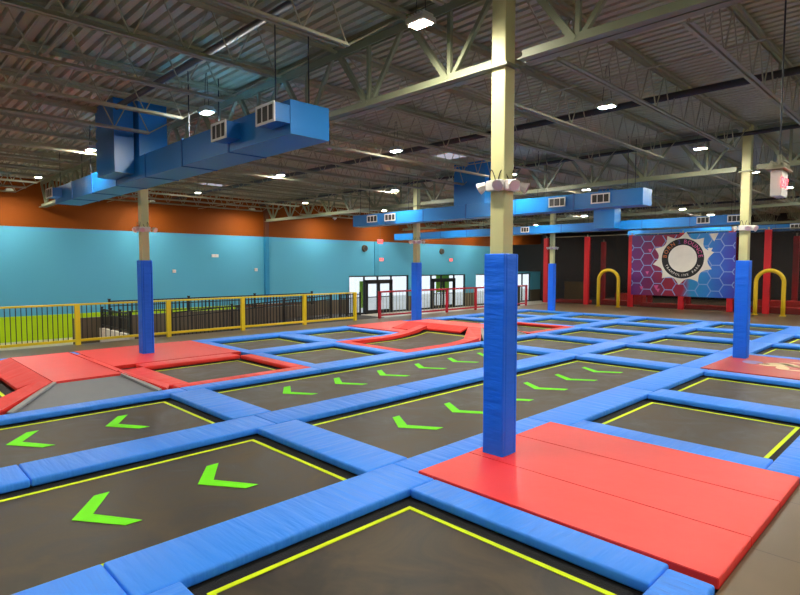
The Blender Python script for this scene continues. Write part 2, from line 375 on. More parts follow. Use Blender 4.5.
def trampoline(r, k0, k1, q):
    x0, x1 = rx(r); y0 = Y(k0)+HW; y1 = (Y(k1+1)-HW) if k1 < 7 else YEND-.06
    side = 0
    if q == 'r' and kind(r, k1+1) == 'hip': side = 1; y1 = Y(k1+1)+.62
    cx, cy = (x0+x1)/2, (y0+y1)/2
    if q == 'lane':
        lb = ('black trampoline lane with two green arrows in the near foreground' if (r, k0) == (1, -1) else
              'black trampoline lane with two green arrows just in front of the grey ramp' if (r, k0) == (2, -1) else
              'long black trampoline lane with green arrows passing behind the tall central column' if r == 1 else
              'long black trampoline lane with green arrows directly below the small beds and red bowl')
        grp = 'trampoline lanes with arrows'
    elif q == 'r':
        lb = {-1: 'black trampoline at the left edge rising to the red hip pad', 1: 'black trampoline framed in red pads right of the near red hip and grey ramp',
              3: 'curved black trampoline bowl framed in red, rising towards the far red hip', 5: 'far trampoline framed in red pads beyond the central column'}[k0]
        grp = 'red framed trampolines'
    else:
        lb = 'small black trampoline, %s bed of the %s' % (ORD[k0], ROWN[r]); grp = 'blue framed square trampolines'
        if (r, k0) == (0, 0): lb = 'large black trampoline at the bottom centre in front of the red mats'
        if (r, k0) == (0, 2): lb = 'black trampoline with yellow line just behind the bright red mats'
        if (r, k0) == (0, 3): lb = 'black trampoline in front of the faded red printed mat'
    t = empty('trampoline', (cx, cy, -.32), lb, 'trampoline', grp)
    hx, hy = (x1-x0)/2, (y1-y0)/2
    dz = .32
    # frame under the pads, standing on the pit floor
    bm = B()
    fx0, fx1, fy0, fy1 = -hx-.2, hx+.2, -hy-.2, hy+.2
    if r == 0: fx1 = hx+.1
    if k1 == 7: fy1 = hy+.1
    if side == 0: ring(bm, fx0, fx1, fy0, fy1, .12, 0, -.10+dz)
    else:
        ring(bm, fx0, fx1, -hy-(.2 if side > 0 else .1), hy+(.05 if side > 0 else .2), .12, 0, -.14+dz)
    obj('frame', bm, M['frame'], t)
    nseg = 1 if side == 0 else 22
    def z_at(yl): return (rise(yl+cy, y1 if side > 0 else y0, side) if side else -.1)+dz
    def strip(bm, xa, xb, ya, yb, th, off):
        n = max(1, int(nseg*abs(yb-ya)/(2*hy)+.5)) if side else 1
        for i in range(n):
            a = ya+(yb-ya)*i/n; b = ya+(yb-ya)*(i+1)/n
            pa, pb = z_at(a)+off, z_at(b)+off
            v = [bm.verts.new(p) for p in ((xa,a,pa),(xb,a,pa),(xb,b,pb),(xa,b,pb),(xa,a,pa-th),(xb,a,pa-th),(xb,b,pb-th),(xa,b,pb-th))]
            for f in ((0,1,2,3),(7,6,5,4),(0,4,5,1),(2,6,7,3),(0,3,7,4),(1,5,6,2)): bm.faces.new([v[j] for j in f])
    iw = .12
    bm = B(); strip(bm, -hx+iw, hx-iw, -hy+iw, hy-iw, .012, 0); mt = obj('jump_mat', bm, M['mat'], t)
    bm = B(); e = .1
    strip(bm, -hx-e, hx+e, -hy-e, -hy+iw, .01, -.002); strip(bm, -hx-e, hx+e, hy-iw, hy+(e if side <= 0 else .0), .01, -.002)
    strip(bm, -hx-e, -hx+iw, -hy+iw, hy-iw, .01, -.002); strip(bm, hx-iw, hx+e, -hy+iw, hy-iw, .01, -.002)
    obj('spring_webbing', bm, M['web'], t)
    bm = B(); a = iw; b = iw+.045
    strip(bm, -hx+a, hx-a, -hy+a, -hy+b, .004, .004); strip(bm, -hx+a, hx-a, hy-b, hy-a, .004, .004)
    strip(bm, -hx+a, -hx+b, -hy+b, hy-b, .004, .004); strip(bm, hx-b, hx-a, -hy+b, hy-b, .004, .004)
    obj('border_line', bm, M['line'], t)
    if q == 'lane':
        ax = {1: -5.40, 2: -8.28}[r]
        yy = [-.98, .16, 1.30, 2.44] if k0 < 0 else [5.30+1.15*i for i in range(6)]
        for v in yy:
            bm = B(); s = .43; w = .155
            for sg in (-1, 1):
                P = [(0, 0), (sg*s, .30), (sg*s, .44), (0, .17)]
                pts = [bm.verts.new((ax-cx+p[0], v-cy+p[1], -.097+dz)) for p in (P if sg > 0 else P[::-1])]
                bm.faces.new(pts)
            bmesh.ops.recalc_face_normals(bm, faces=bm.faces)
            if bm.faces[:] and bm.faces[:][0].normal.z < 0: bmesh.ops.reverse_faces(bm, faces=bm.faces)
            ext = bmesh.ops.extrude_face_region(bm, geom=bm.faces[:]+bm.edges[:])
            bmesh.ops.translate(bm, verts=[g for g in ext['geom'] if isinstance(g, bmesh.types.BMVert)], vec=(0, 0, .003))
            obj('arrow_mark', bm, M['arrow'], mt)
    return t
for (r, a, b, q) in CELLS:
    if q in ('b', 'r', 'lane'): trampoline(r, a, b, q)

# pads --------------------------------------------------------------
used = set()
def pad(x0, x1, y0, y1, col, label, name='safety_pad', z0=-.088, z1=0, group=None, m=None):
    if x1-x0 < .05 or y1-y0 < .05: return
    g = .003; cx, cy = (x0+x1)/2, (y0+y1)/2
    bm = B(); rbox(bm, x0-cx+g, x1-cx-g, y0-cy+g, y1-cy-g, z0, z1, .022, 3)
    ax = 'y' if (y1-y0) > (x1-x0) else 'x'
    lb = label; i = 2
    assert lb not in used, lb
    used.add(lb)
    o = obj(name, bm, m or M[col+'_'+ax], None, (cx, cy, 0), smooth=True)
    return tag(o, lb, 'pad', group or ('blue safety pads' if col == 'blue' else 'red safety pads'))
STR = {0: 'outer right edge run', 1: 'run left of the near red mats', 2: 'run between the two arrow lane rows', 3: 'run between second arrow lanes and red ramps',
       4: 'run between the red ramp row and the fence-side row', 5: 'outer run beside the yellow fence'}
SEG = {-1: 'off its nearest end', 0: 'nearest full length', 1: 'second length', 2: 'third length', 3: 'fourth length', 4: 'fifth length', 5: 'sixth length', 6: 'seventh length', 7: 'farthest length'}
def long_y(k):   # y range of segment k
    return (Y(k) if k > -1 else DY0+.02), (Y(k+1) if k < 7 else DY1)
for i in range(0, 6):
    for k in range(-1, 8):
        y0, y1 = long_y(k)
        if i == 1:
            y1 = {0: 4.10, 1: 6.72, 3: 12.58, 4: 15.26}.get(k, y1); y0 = {1: 4.10, 2: 6.72, 4: 12.58, 5: 15.26}.get(k, y0)
        right = kind(i-1, k) if i > 0 else 'edge'   # row i-1 lies at larger x
        left = kind(i, k) if i < 5 else 'edge'      # row i lies at smaller x
        if i == 0:
            if left in ('mats',): continue
            pad(-1.40, -1.085, y0+(0 if k != 2 else -.1), y1-(0), 'blue', 'narrow blue pad, %s of the %s' % (SEG[k], STR[0])); continue
        if i == 5:
            rr = right
            if rr == 'flat': continue
            pad(-15.49, -14.89, y0, y1, 'blue', 'blue pad, %s of the %s' % (SEG[k], STR[5])); continue
        xa, xb = XS[i]-HW, XS[i]+HW; xc = XS[i]
        if i == 1 and right in ('mats',): xb = -3.90
        if i == 1 and right == 'print': xb = -3.83
        lr, rr = is_red(left), is_red(right)
        if i == 4 and right == 'hip': continue      # covered by the hip platform
        if left == 'flat' and i == 4:
            # flat platform reaches the strip: red half only on the bed side
            pad(xa+.12, xb, y0+.3, y1-.29, 'red', 'red pad between the %s and the %s red framed bed' % ('column mat', {1: 'near', 4: 'far'}[k])) if right != 'hip' else None
            continue
        if not lr and not rr: pad(xa, xb, y0, y1, 'blue', 'blue pad, %s of the %s' % (SEG[k], STR[i]))
        elif i == 3 and left == 'hip': pad(xc-.02, xb, y0, y1, 'blue', 'blue pad along the foot of the %s grey ramp' % ('near' if k == 0 else 'far'))
        else:
            s = 1 if kind(3, k+1) == 'hip' else 0
            nm = {-1: 'left edge', 1: 'near', 3: 'bowl', 5: 'far'}[k]
            if i == 3:
                pad(xc-.02, xb, y0, y1, 'blue', 'blue half-width pad beside the %s red framed bed' % nm)
                if s: continue
                pad(xa, xc-.02, y0+(.0), y1-.0, 'red', 'red pad on the lane side of the %s red framed bed' % nm)
            if i == 4:
                pad(xa, xc-.02, y0, y1, 'blue', 'blue half-width pad behind the %s red framed bed' % nm)
                if s: continue
                pad(xc-.02, xb, y0, y1, 'red', 'red pad on the fence side of the %s red framed bed' % nm)
# cross pads between beds of a row
for r in range(5):
    x0, x1 = rx(r)
    for k in range(0, 9):
        a, b = kind(r, k-1), kind(r, k)
        if k == 8:
            pad(x0, x1, YEND-.06, DY1, 'blue', 'blue pad across the far end of the %s' % ROWN[r]); continue
        if cell_id(r, k-1) == cell_id(r, k): continue
        ya, yb = Y(k)-HW, Y(k)+HW; yc = Y(k)
        nm = 'blue cross pad before the %s bed of the %s' % (ORD[k], ROWN[r])
        if a == 'mats': pad(x0, x1, 6.72, yb, 'blue', 'blue wrinkled pad along the back of the bright red mats'); continue
        if b == 'mats': pad(x0, x1, ya, 4.10, 'blue', 'blue wrinkled pad along the front of the bright red mats'); continue
        if a == 'print': pad(x0, x1, yc-.1, yb, 'blue', 'blue pad along the back of the printed red mat'); continue
        if b == 'print': pad(x0, x1, ya, yc+.05, 'blue', 'blue pad along the front of the printed red mat'); continue
        if a == 'hip': pad(x0, x1, Y(k)-.16, yb, 'red', 'red cross pad at the far foot of the %s red hip' % ('near' if k == 1 else 'far')); continue
        if {'hip', 'hipback'} & {a, b} : 
            continue
        lr, rr = is_red(a), is_red(b)
        if not lr and not rr: pad(x0, x1, ya, yb, 'blue', nm)
        else:
            if a != 'flat': pad(x0, x1, ya, yc, 'red' if lr else 'blue', ('red' if lr else 'blue')+' half pad, nearer side, before the %s bed of the %s' % (ORD[k], ROWN[r]))
            if b != 'flat': pad(x0, x1, yc, yb, 'red' if rr else 'blue', ('red' if rr else 'blue')+' half pad, farther side, before the %s bed of the %s' % (ORD[k], ROWN[r]))
            elif not lr: pass
# row 4: strip where a red flat meets the beds
# bright red mats round the central column
COLS = [(-3.65, 5.19), (-3.60, 14.68), (-13.97, 5.10), (-14.02, 14.68), (-14.02, 24.14)]
CH = .139
def mat_piece(poly, label, name='floor_mat', m='red_flat', z1=.012, z0=-.07, grp='red floor mats'):
    plug = None
    if len(poly) == 8:
        plug = [(poly[0][0], poly[6][1]), (poly[5][0]-2*CH, poly[6][1]), (poly[5][0]-2*CH, poly[5][1]), (poly[0][0], poly[5][1])]
    cx = sum(p[0] for p in poly)/len(poly); cy = sum(p[1] for p in poly)/len(poly)
    bm = B(); prism(bm, [(p[0]-cx, p[1]-cy) for p in poly], z0, z1)
    bmesh.ops.bevel(bm, geom=list(bm.edges), offset=.005, segments=2, affect='EDGES')
    if plug: prism(bm, [(p[0]-cx, p[1]-cy) for p in plug], z0, z1)
    return tag(obj(name, bm, M[m], None, (cx, cy, 0), smooth=False), label, 'mat', grp)
def rect(x0, x1, y0, y1): return [(x0, y0), (x1, y0), (x1, y1), (x0, y1)]
def notch(x0, x1, y0, y1, cx, cy, h):   # rectangle with a square hole cut through to the -x side
    return [(x0, y0), (x1, y0), (x1, y1), (x0, y1), (x0, cy+h), (cx+h, cy+h), (cx+h, cy-h), (x0, cy-h)]
mat_piece(rect(-3.89, -1.09, 4.105, 4.93), 'bright red mat nearest the camera, in front of the central column')
mat_piece(notch(-3.89, -1.09, 4.935, 5.88, -3.65, 5.19, CH), 'bright red mat wrapping the foot of the central column')
mat_piece(rect(-3.89, -1.09, 5.885, 6.715), 'bright red mat farthest back, behind the central column')
for (a, b) in ((4.105, 4.93), (4.935, 5.88), (5.885, 6.715)): pass
pm = mat_piece(notch(-3.82, -1.40, 12.585, 15.255, -3.60, 14.68, CH), 'faded red mat with worn printed logo at the foot of the right column', m='red_print')
def flatshape(poly, z=.0135):
    bm = B(); prism(bm, poly, z, z+.002); return bm
def ell(cx, cy, a, b, n=20, rot=0, j=0):
    return [(cx+a*math.cos(t)*math.cos(rot)-b*math.sin(t)*math.sin(rot), cy+a*math.cos(t)*math.sin(rot)+b*math.sin(t)*math.cos(rot)) for t in [2*PI*i/n for i in range(n)]]
def plogo(cx, cy, a, b, m, rot=0):
    o = obj('printed_mark', flatshape(ell(cx-pm.location.x, cy-pm.location.y, a, b, rot=rot)), M[m], pm)
    return o
plogo(-3.22, 14.10, .20, .24, 'ink_lilac', .3); plogo(-3.02, 14.05, .13, .13, 'ink_orange', .1)
plogo(-2.80, 14.10, .22, .34, 'ink_cream', -.7); plogo(-2.56, 14.25, .14, .30, 'ink_cream', .8); plogo(-2.60, 13.75, .12, .22, 'ink_cream', .2)
plogo(-2.2, 14.15, .34, .10, 'ink_cream', .25); plogo(-2.35, 14.75, .30, .07, 'ink_cream', .35); plogo(-2.25, 13.6, .34, .06, 'ink_cream', .1)

# flat red platforms with the left columns
def lattice(x0, x1, y0, y1, cx, cy, h): return notch(x0, x1, y0, y1, cx, cy, h)
mat_piece(notch(-15.48, -12.42+.0-.16, 3.90, 6.55, -13.97, 5.10, CH), 'wide flat red mat round the left padded column by the yellow fence', z1=.008)
mat_piece(rect(-15.48, -12.58, 6.555, 6.86), 'narrow red mat strip joining the left column mat to the blue pads', z1=.004)
mat_piece(notch(-15.48, -13.80, 12.60, 15.30, -14.02, 14.68, CH), 'flat red mat round the padded column by the glass doors', z1=.008)
mat_piece(rect(-13.795, -12.42, 12.60, 13.16), 'small red mat between the storefront column and the rising bowl bed', z1=.008)
mat_piece(rect(-13.795, -12.1, 14.86+.35, 15.34), 'thin red mat at the far foot of the distant hip', z1=.006)
mat_piece(rect(-14.88, -14.42, 1.3, 3.88), 'narrow red mat between the near hip and the outer blue pads', z1=.006)

# hips: raised red platform with grey ramp ---------------------------
def hip(k, who):
    yb = Y(k); h = .25
    T = [(-10.28, yb+1.06), (-10.28, yb+2.12), (-13.66 if k == 0 else -13.35, yb+2.12), (-13.66 if k == 0 else -13.35, yb+1.06)]
    t = empty('hip_ramp', (-11.6, yb+1.6, -.32), 'raised red padded hip platform with grey ramp, %s' % who, 'ramp', 'red hip ramps')
    O = Vector(t.location)
    def put(name, bmx, m):
        bmesh.ops.translate(bmx, verts=bmx.verts, vec=-O); return obj(name, bmx, m, t)
    xb = T[2][0]
    bm = B(); prism(bm, [(-10.30, yb+1.10, h-.05), (-10.30, yb+2.08, h-.05), (xb+.03, yb+2.08, h-.05), (xb+.03, yb+1.10, h-.05)], -.32, h); put('base', bm, M['frame'])
    bm = B(); slab(bm, [(x, y, h) for x, y in T][::1], .05); bmesh.ops.bevel(bm, geom=list(bm.edges), offset=.014, segments=2, affect='EDGES'); put('platform_pad', bm, M['red_flat'])
    # skirt on the near side, sloping to the rising bed
    bm = B(); slab(bm, [(-10.76, yb+.66, .13), (-10.76, yb+1.055, h), (-12.38, yb+1.055, h), (-12.38, yb+.66, .12)], .05); put('side_pad', bm, M['red_x'])
    bm = B(); slab(bm, [(-12.39, yb+.60, .03), (-12.39, yb+1.055, h), (xb, yb+1.055, h), (xb, yb+.60, .03)], .05); put('side_pad', bm, M['red_x'])
    # slope on the far side down to deck level
    bm = B(); slab(bm, [(-10.28, yb+2.125, h), (-9.99, yb+2.66, .02), (xb-.1, yb+2.66, .02), (xb, yb+2.125, h)], .05); put('side_pad', bm, M['red_x'])
    # slope behind, down to the fence side
    bm = B(); slab(bm, [(xb-.005, yb+1.06, h), (xb-.005, yb+2.12, h), (xb-(.75 if k == 0 else .42), yb+2.4, .02), (xb-(.75 if k == 0 else .42), yb+.7, .02)], .05); put('side_pad', bm, M['red_flat'])
    bm = B(); slab(bm, [(xb-.002, yb+.60, .03), (xb-.002, yb+1.055, h), (xb-(.75 if k == 0 else .42), yb+.69, .02)], .05); put('side_pad', bm, M['red_flat'])
    # grey ramp face
    bm = B(); slab(bm, [(-9.60, yb+.36, -.02), (-9.60, yb+2.50, -.02), (-10.27, yb+2.13, h-.03), (-10.27, yb+1.06, h-.03)], .04); put('ramp_face', bm, M['grey_ramp'])
    for (a, b) in (((-9.60, yb+.36, 0), (-10.27, yb+1.07, h-.01)), ((-9.60, yb+2.50, 0), (-10.27, yb+2.12, h-.01))):
        bm = B(); bar(bm, a, b, .09, .03); put('edge_strip', bm, M['grey_edge'])
    # red beam down the near edge
    bm = B(); slab(bm, [(-9.60, yb+.16, .0), (-10.25, yb+1.06, h+.015), (-10.76, yb+1.04, h+.015), (-10.03, yb-.1, .0)], .08)
    bmesh.ops.bevel(bm, geom=list(bm.edges), offset=.015, segments=2, affect='EDGES'); put('edge_beam', bm, M['red_y'])
    bm = B(); slab(bm, [(-9.60, yb+2.62, .015), (-9.95, yb+2.80, .015), (-10.62, yb+2.14, h+.015), (-10.25, yb+2.11, h+.015)], .06)
    bmesh.ops.bevel(bm, geom=list(bm.edges), offset=.012, segments=2, affect='EDGES'); put('edge_beam', bm, M['red_y'])
hip(0, 'at the left below the yellow fence')
hip(4, 'in the distance partly behind the central column')
# rising red border pads beside the beds that climb to the hips
def rising_pad(x0, x1, ya, yb, yr, z1, label):
    n = 14; bm = B(); cx, cy = (x0+x1)/2, (ya+yb)/2
    P = []
    for i in range(n+1):
        y = ya+(yb-ya)*i/n; t = max(0, (y-yr)/(yb-yr)); z = z1*t*t
        P.append([bm.verts.new((x0-cx, y-cy, z)), bm.verts.new((x1-cx, y-cy, z)), bm.verts.new((x1-cx, y-cy, z-.088)), bm.verts.new((x0-cx, y-cy, z-.088))])
    for i in range(n):
        for j in range(4): bm.faces.new((P[i][j], P[i][(j+1) % 4], P[i+1][(j+1) % 4], P[i+1][j]))
    bm.faces.new(P[0]); bm.faces.new(P[-1][::-1]); bmesh.ops.recalc_face_normals(bm, faces=bm.faces)
    tag(obj('safety_pad', bm, M['red_y'], None, (cx, cy, 0)), label, 'pad', 'red safety pads')
rising_pad(-9.95, -9.605, Y(3), Y(4)+.10, Y(4)-1.2, .10, 'red pad curving up on the lane side of the far bowl bed')
rising_pad(-12.71+.3, -12.09, Y(3), Y(4)+.62, Y(4)-1.2, .22, 'red pad curving up on the fence side of the far bowl bed')
rising_pad(-9.95, -9.605, DY0+.02, Y(0)-.12, Y(0)-1.2, .03, 'red pad at the left frame edge running up to the near hip')
rising_pad(-12.41, -12.09, DY0+.02, Y(0)+.62, Y(0)-1.2, .2, 'red pad behind the left edge bed running up to the near hip')

# ------------------------------------------------------------------ columns
def column(x, y, lb, base):
    t = empty('support_column', (x, y, base), lb, 'column', 'padded support columns')
    s = .092
    bm = B(); rbox(bm, -s, s, -s, s, 0, ZD-.01-base, .012, 2); obj('steel_shaft', bm, M['col_steel'], t)
    bm = B(); p = .137
    top = 2.26-base
    for (a, b, c, d) in ((-p, p, -p, -s), (-p, p, s, p), (-p, -s, -s, s), (s, p, -s, s)): rbox(bm, a, b, c, d, .001, top, .016, 3)
    o = obj('column_pad', bm, M['col_blue'], t)
    bm = B(); box(bm, -.14, .14, -.14, .14, ZD-base-1.06, ZD-base-1.03); obj('seat_plate', bm, M['girder'], t)
for (x, y), lb, z in zip(COLS, ('tall central column with bright blue padding standing on red mats', 'right column with blue padding standing on the faded printed mat',
        'left column with blue padding standing before the yellow fence', 'middle distant blue padded column before the glass storefront', 'farthest blue padded column by the black netting'),
        (-.32, -.32, -.32, -.32, FZ)): column(x, y, lb, z)
# emergency light clusters round each column
def lamp_cluster(x, y, z, lb, first=[None]):
    t = empty('emergency_light', (x, y, z), lb, 'emergency light', 'emergency lights on the columns')
    s = .094
    for (dx, dy, w) in ((0, -1, 'x'), (1, 0, 'y')):
        bm = B()
        if dy: rbox(bm, -.10, .10, -s-.075, -s-.001, -.055, .06, .012, 2)
        else: rbox(bm, s+.001, s+.075, -.10, .10, -.055, .06, .012, 2)
        obj('battery_case', bm, M['white'], t)
    def head(px, py, ang, tilt=.45):
        T = bmesh.new()
        bmesh.ops.create_cone(T, cap_ends=True, cap_tris=False, segments=8, radius1=.04, radius2=.068, depth=.09)
        R = Matrix.Translation((px, py, .0)) @ Matrix.Rotation(ang, 4, 'Z') @ Matrix.Rotation(PI/2+tilt, 4, 'Y')
        bm = B(); merge(bm, T, R); h = obj('lamp_head', bm, M['white'], t)
        T = bmesh.new(); bmesh.ops.create_cone(T, cap_ends=True, segments=8, radius1=.058, radius2=.058, depth=.006)
        bm = B(); merge(bm, T, R @ Matrix.Translation((0, 0, .048))); obj('lamp_lens', bm, M['pinkwhite'], h)
    head(-.17, -.13, PI+.4); head(.11, -.21, -PI/2+.15); head(.21, -.1, -.5); head(.15, .19, .5)
    for (a, b) in (((-.08, -.13), (-.01, -.105)), ((.02, -.105), (.105, -.02)), ((.115, .04), (.12, .09))):
        bm = B(); pts = []
        for i in range(9):
            u = i/8; pts.append((a[0]+(b[0]-a[0])*u, a[1]+(b[1]-a[1])*u-.02*math.sin(PI*u), .055+.12*math.sin(PI*u)))
        tube(bm, pts, .006, 6); obj('cable', bm, M['slat'], t)
    return t
for (x, y), w in zip(COLS[:5], ('tall central column', 'right column', 'left column', 'column before the glass storefront', 'farthest column')):
    lamp_cluster(x, y, 3.0, 'white twin-head emergency light cluster wrapped round the %s' % w)

# ------------------------------------------------------------------ roof steel
GY = [-4.25, 5.20, 14.65, 24.10, 33.55]
JX = [-24.3+1.479*i for i in range(1, 21)]
ZB = 4.62
def make_joist(L, lb):
    t = empty('roof_joist', (0, 0, ZB), lb, 'roof joist')
    zt = ZD-.075-ZB
    bm = B()
    for s in (-1, 1): box(bm, s*.016 if s > 0 else -.066, .066 if s > 0 else -.016, -L/2+.03, L/2-.03, zt-.0, zt+.045); 
    for s in (-1, 1): box(bm, .016 if s > 0 else -.022, .022 if s > 0 else -.016, -L/2+.03, L/2-.03, zt-.05, zt)
    obj('top_chord', bm, M['truss'], t)
    bm = B(); e = 1.05
    for s in (-1, 1):
        box(bm, .014 if s > 0 else -.058, .058 if s > 0 else -.014, -L/2+e, L/2-e, 0, .006)
        box(bm, .014 if s > 0 else -.02, .02 if s > 0 else -.014, -L/2+e, L/2-e, .006, .05)
    obj('bottom_chord', bm, M['truss'], t)
    bm = B(); n = 12; w = (L-2*e)/n
    for i in range(n+1):
        yb = -L/2+e+w*i
        ya = yb-w/2 if i > 0 else -L/2+.12; yc = yb+w/2 if i < n else L/2-.12
        bar(bm, (0, yb, .02), (0, ya, zt), .02, n=5); bar(bm, (0, yb, .02), (0, yc, zt), .02, n=5)
    obj('web_rods', bm, M['truss'], t)
    return t
jo = None
BAYS = ['nearest bay overhead', 'bay behind the central column', 'third bay back', 'fourth bay back', 'last bay at the back']
def side_word(i): return 'line %s' % ['one', 'two', 'three', 'four', 'five', 'six', 'seven', 'eight', 'nine', 'ten', 'eleven', 'twelve', 'thirteen', 'fourteen', 'fifteen', 'sixteen', 'seventeen', 'eighteen', 'nineteen', 'twenty'][i]
bays = [(a, b) for a, b in zip(GY, GY[1:])]+[(33.55, 40.0)]
for bi, (a, b) in enumerate(bays):
    src = None
    for i, x in enumerate(JX):
        if bi == 0 and x > -1: continue
        if abs(x-(-3.6)) < .1 or abs(x-(-13.95)) < .1: pass
        lb = 'grey roof joist, %s, %s from the orange wall' % (BAYS[bi], side_word(i))
        if src is None: src = make_joist(b-a, lb); o = src
        else: o = dup(src)
        o.location = (x, (a+b)/2, ZB); o['label'] = lb; o['group'] = 'open-web roof joists'
def make_girder(x0, x1, lb):
    L = x1-x0; t = empty('roof_girder', ((x0+x1)/2, 0, 4.29), lb, 'roof girder')
    zt = 5.255-4.29-.1
    bm = B()
    for s in (-1, 1):
        box(bm, -L/2+.1, L/2-.1, .02 if s > 0 else -.12, .12 if s > 0 else -.02, zt+.085, zt+.1)
        box(bm, -L/2+.1, L/2-.1, .02 if s > 0 else -.035, .035 if s > 0 else -.02, zt-.02, zt+.085)
    obj('top_chord', bm, M['girder'], t)
    bm = B()
    for s in (-1, 1):
        box(bm, -L/2+.1, L/2-.1, .012 if s > 0 else -.115, .115 if s > 0 else -.012, 0, .014)
        box(bm, -L/2+.1, L/2-.1, .012 if s > 0 else -.028, .028 if s > 0 else -.012, .014, .12)
    obj('bottom_chord', bm, M['girder'], t)
    n = max(1, round(L/1.479)); w = L/n
    for i in range(n):
        xb = -L/2+w*(i+.5)
        bm = B(); bar(bm, (xb-w/2+.08, 0, zt+.02), (xb-.03, 0, .06), .07); obj('diagonal', bm, M['girder'], t)
        bm = B(); bar(bm, (xb+w/2-.08, 0, zt+.02), (xb+.03, 0, .06), .05); obj('diagonal', bm, M['girder'], t)
        bm = B(); bar(bm, (xb, 0, .05), (xb, 0, zt+.02), .05); obj('vertical', bm, M['girder'], t)
    return t
GX = [(-24.3+.02, -13.97), (-13.97, -3.6), (-3.6, 6.75)]
GN = ['nearest', 'at the central column', 'at the storefront column', 'at the farthest column', 'last before the back wall']
SN = ['left span to the orange wall', 'middle span', 'right span']
for j, (a, b) in enumerate(GX):
    src = None
    for gi, y in enumerate(GY):
        if gi == 0: continue
        lb = 'grey truss girder %s, %s' % (GN[gi], SN[j])
        if src is None: src = make_girder(a+(.1 if j else 0), b-.1, lb); o = src
        else: o = dup(src)
        o.location = ((a+b)/2 if 0 else o.location.x, y, 4.29); o['label'] = lb; o['group'] = 'truss girders'
# bridging rods and pipes running along x
def xpipe(name, y, z, r, m, lb='', cat='pipe', x0=WX+.02, x1=XR-.02, grp=None):
    bm = B(); bar(bm, (x0, 0, 0), (x1, 0, 0), r*2, n=8)
    return tag(obj(name, bm, M[m], None, (0, y, z), smooth=True), lb, cat, grp)
for bi, (a, b) in enumerate(bays[:4]):
    for q, (f, z, w) in enumerate(((.24, ZB+.065, 'lower rod, near third'), (.64, ZB+.065, 'lower rod, far third'), (.24, ZD-.135, 'upper rod, near third'), (.64, ZD-.135, 'upper rod, far third'))):
        bm = B(); bar(bm, (WX+.02, 0, 0), (XR-.02, 0, 0), .035, .012)
        tag(obj('bridging_bar', bm, M['truss'], None, (0, a+(b-a)*f, z)), 'thin grey bridging bar, %s of the %s' % (w, BAYS[bi]), 'bridging bar', 'joist bridging bars')
for y, z, r, w in ((3.72, 5.12, .05, 'just in front of the blue duct nearest the camera'), (10.1, 5.02, .06, 'over the long arrow lanes'), (14.36, 5.08, .045, 'just before the second girder'), (19.2, 5.02, .05, 'over the far small trampolines'), (28.3, 5.02, .05, 'over the yellow arches')):
    xpipe('sprinkler_pipe', y, z, r, 'pipe', x0=(-11.4 if y < 5 else WX+.02), lb= 'dark roof pipe %s' % w, cat='pipe', grp='sprinkler pipes')

# ------------------------------------------------------------------ high-bay lamps
def make_lamp():
    t = empty('high_bay_light', (0, 0, 4.66), 'x', 'ceiling light')
    bm = B(); rbox(bm, -.13, .13, -.11, .11, .012, .075, .015, 2); obj('housing', bm, M['lampgrey'], t)
    bm = B()
    for i in range(6): box(bm, -.1+.04*i-.006, -.1+.04*i+.006, -.08, .08, .076, .11)
    obj('heat_sink', bm, M['lampgrey'], t)
    bm = B(); box(bm, -.11, .11, -.06, .06, .006, .0115); obj('diffuser', bm, M['lens'], t)
    bm = B()
    for sx in (-1, 1): bar(bm, (sx*.08, 0, .076), (sx*.02, 0, ZD-4.66-.005), .006, n=4)
    obj('hanger_wire', bm, M['slat'], t)
    return t
LX = [(-22.95, 'by the orange wall'), (-18.85, 'second line from the orange wall'), (-13.9, 'third line from the orange wall'), (-9.0, 'fourth line from the orange wall'), (-4.15, 'in line with the central column'), (.7, 'right of the central column'), (5.3, 'by the right wall')]
LY = [(0.0, 'nearest row'), (4.42, 'row over the near duct'), (8.75, 'third row back'), (13.25, 'row before the second duct'), (17.6, 'fifth row back'), (21.8, 'sixth row back'), (26.6, 'seventh row back'), (30.5, 'eighth row back'), (35.5, 'last row back')]
src = None
for li, (x, wx) in enumerate(LX):
    for lj, (y, wy) in enumerate(LY):
        if lj == 0 and li in (5, 6, 4): pass
        # keep lamps clear of joists and ducts
        jx = min(JX, key=lambda v: abs(v-x)); xx = x
        if abs(jx-x) < .25: xx = jx+(.27 if x > jx else -.27)
        if src is None: src = make_lamp(); o = src
        else: o = dup(src)
        yy = y if lj != 1 else 4.40
        if lj == 1 and li in (0, 1, 2, 3): yy = {0: 4.0, 1: 3.99, 2: 3.9, 3: 4.35}[li]
        o.location = (xx, yy, 4.66)
        o['label'] = 'white ceiling lamp, %s, %s' % (wy, wx); o['group'] = 'high-bay lamps'

# ------------------------------------------------------------------ ducts
def vent(t, x, y, z, w=.62, h=.24, d=.16):
    """white register box on the -y face of a duct"""
    bm = B(); ring2 = .03
    box(bm, x-w/2, x+w/2, y-.02, y, z-h/2, z-h/2+ring2); box(bm, x-w/2, x+w/2, y-.02, y, z+h/2-ring2, z+h/2)
    box(bm, x-w/2, x-w/2+ring2, y-.02, y, z-h/2+ring2, z+h/2-ring2); box(bm, x+w/2-ring2, x+w/2, y-.02, y, z-h/2+ring2, z+h/2-ring2)
    for i in range(1, 3): box(bm, x-w/2+w*i/3-.008, x-w/2+w*i/3+.008, y-.019, y, z-h/2+ring2, z+h/2-ring2)
    fr = obj('vent_frame', bm, M['white'], t)
    bm = B(); box(bm, x-w/2+ring2, x+w/2-ring2, y-.01, y-.004, z-h/2+ring2, z+h/2-ring2)
    obj('vent_slats', bm, M['slat'], fr)
    if d:
        bm = B(); box(bm, x-w/2+.01, x+w/2-.01, y, y+d, z-h/2+.01, z+h/2-.01); obj('vent_collar', bm, M['duct'], t)
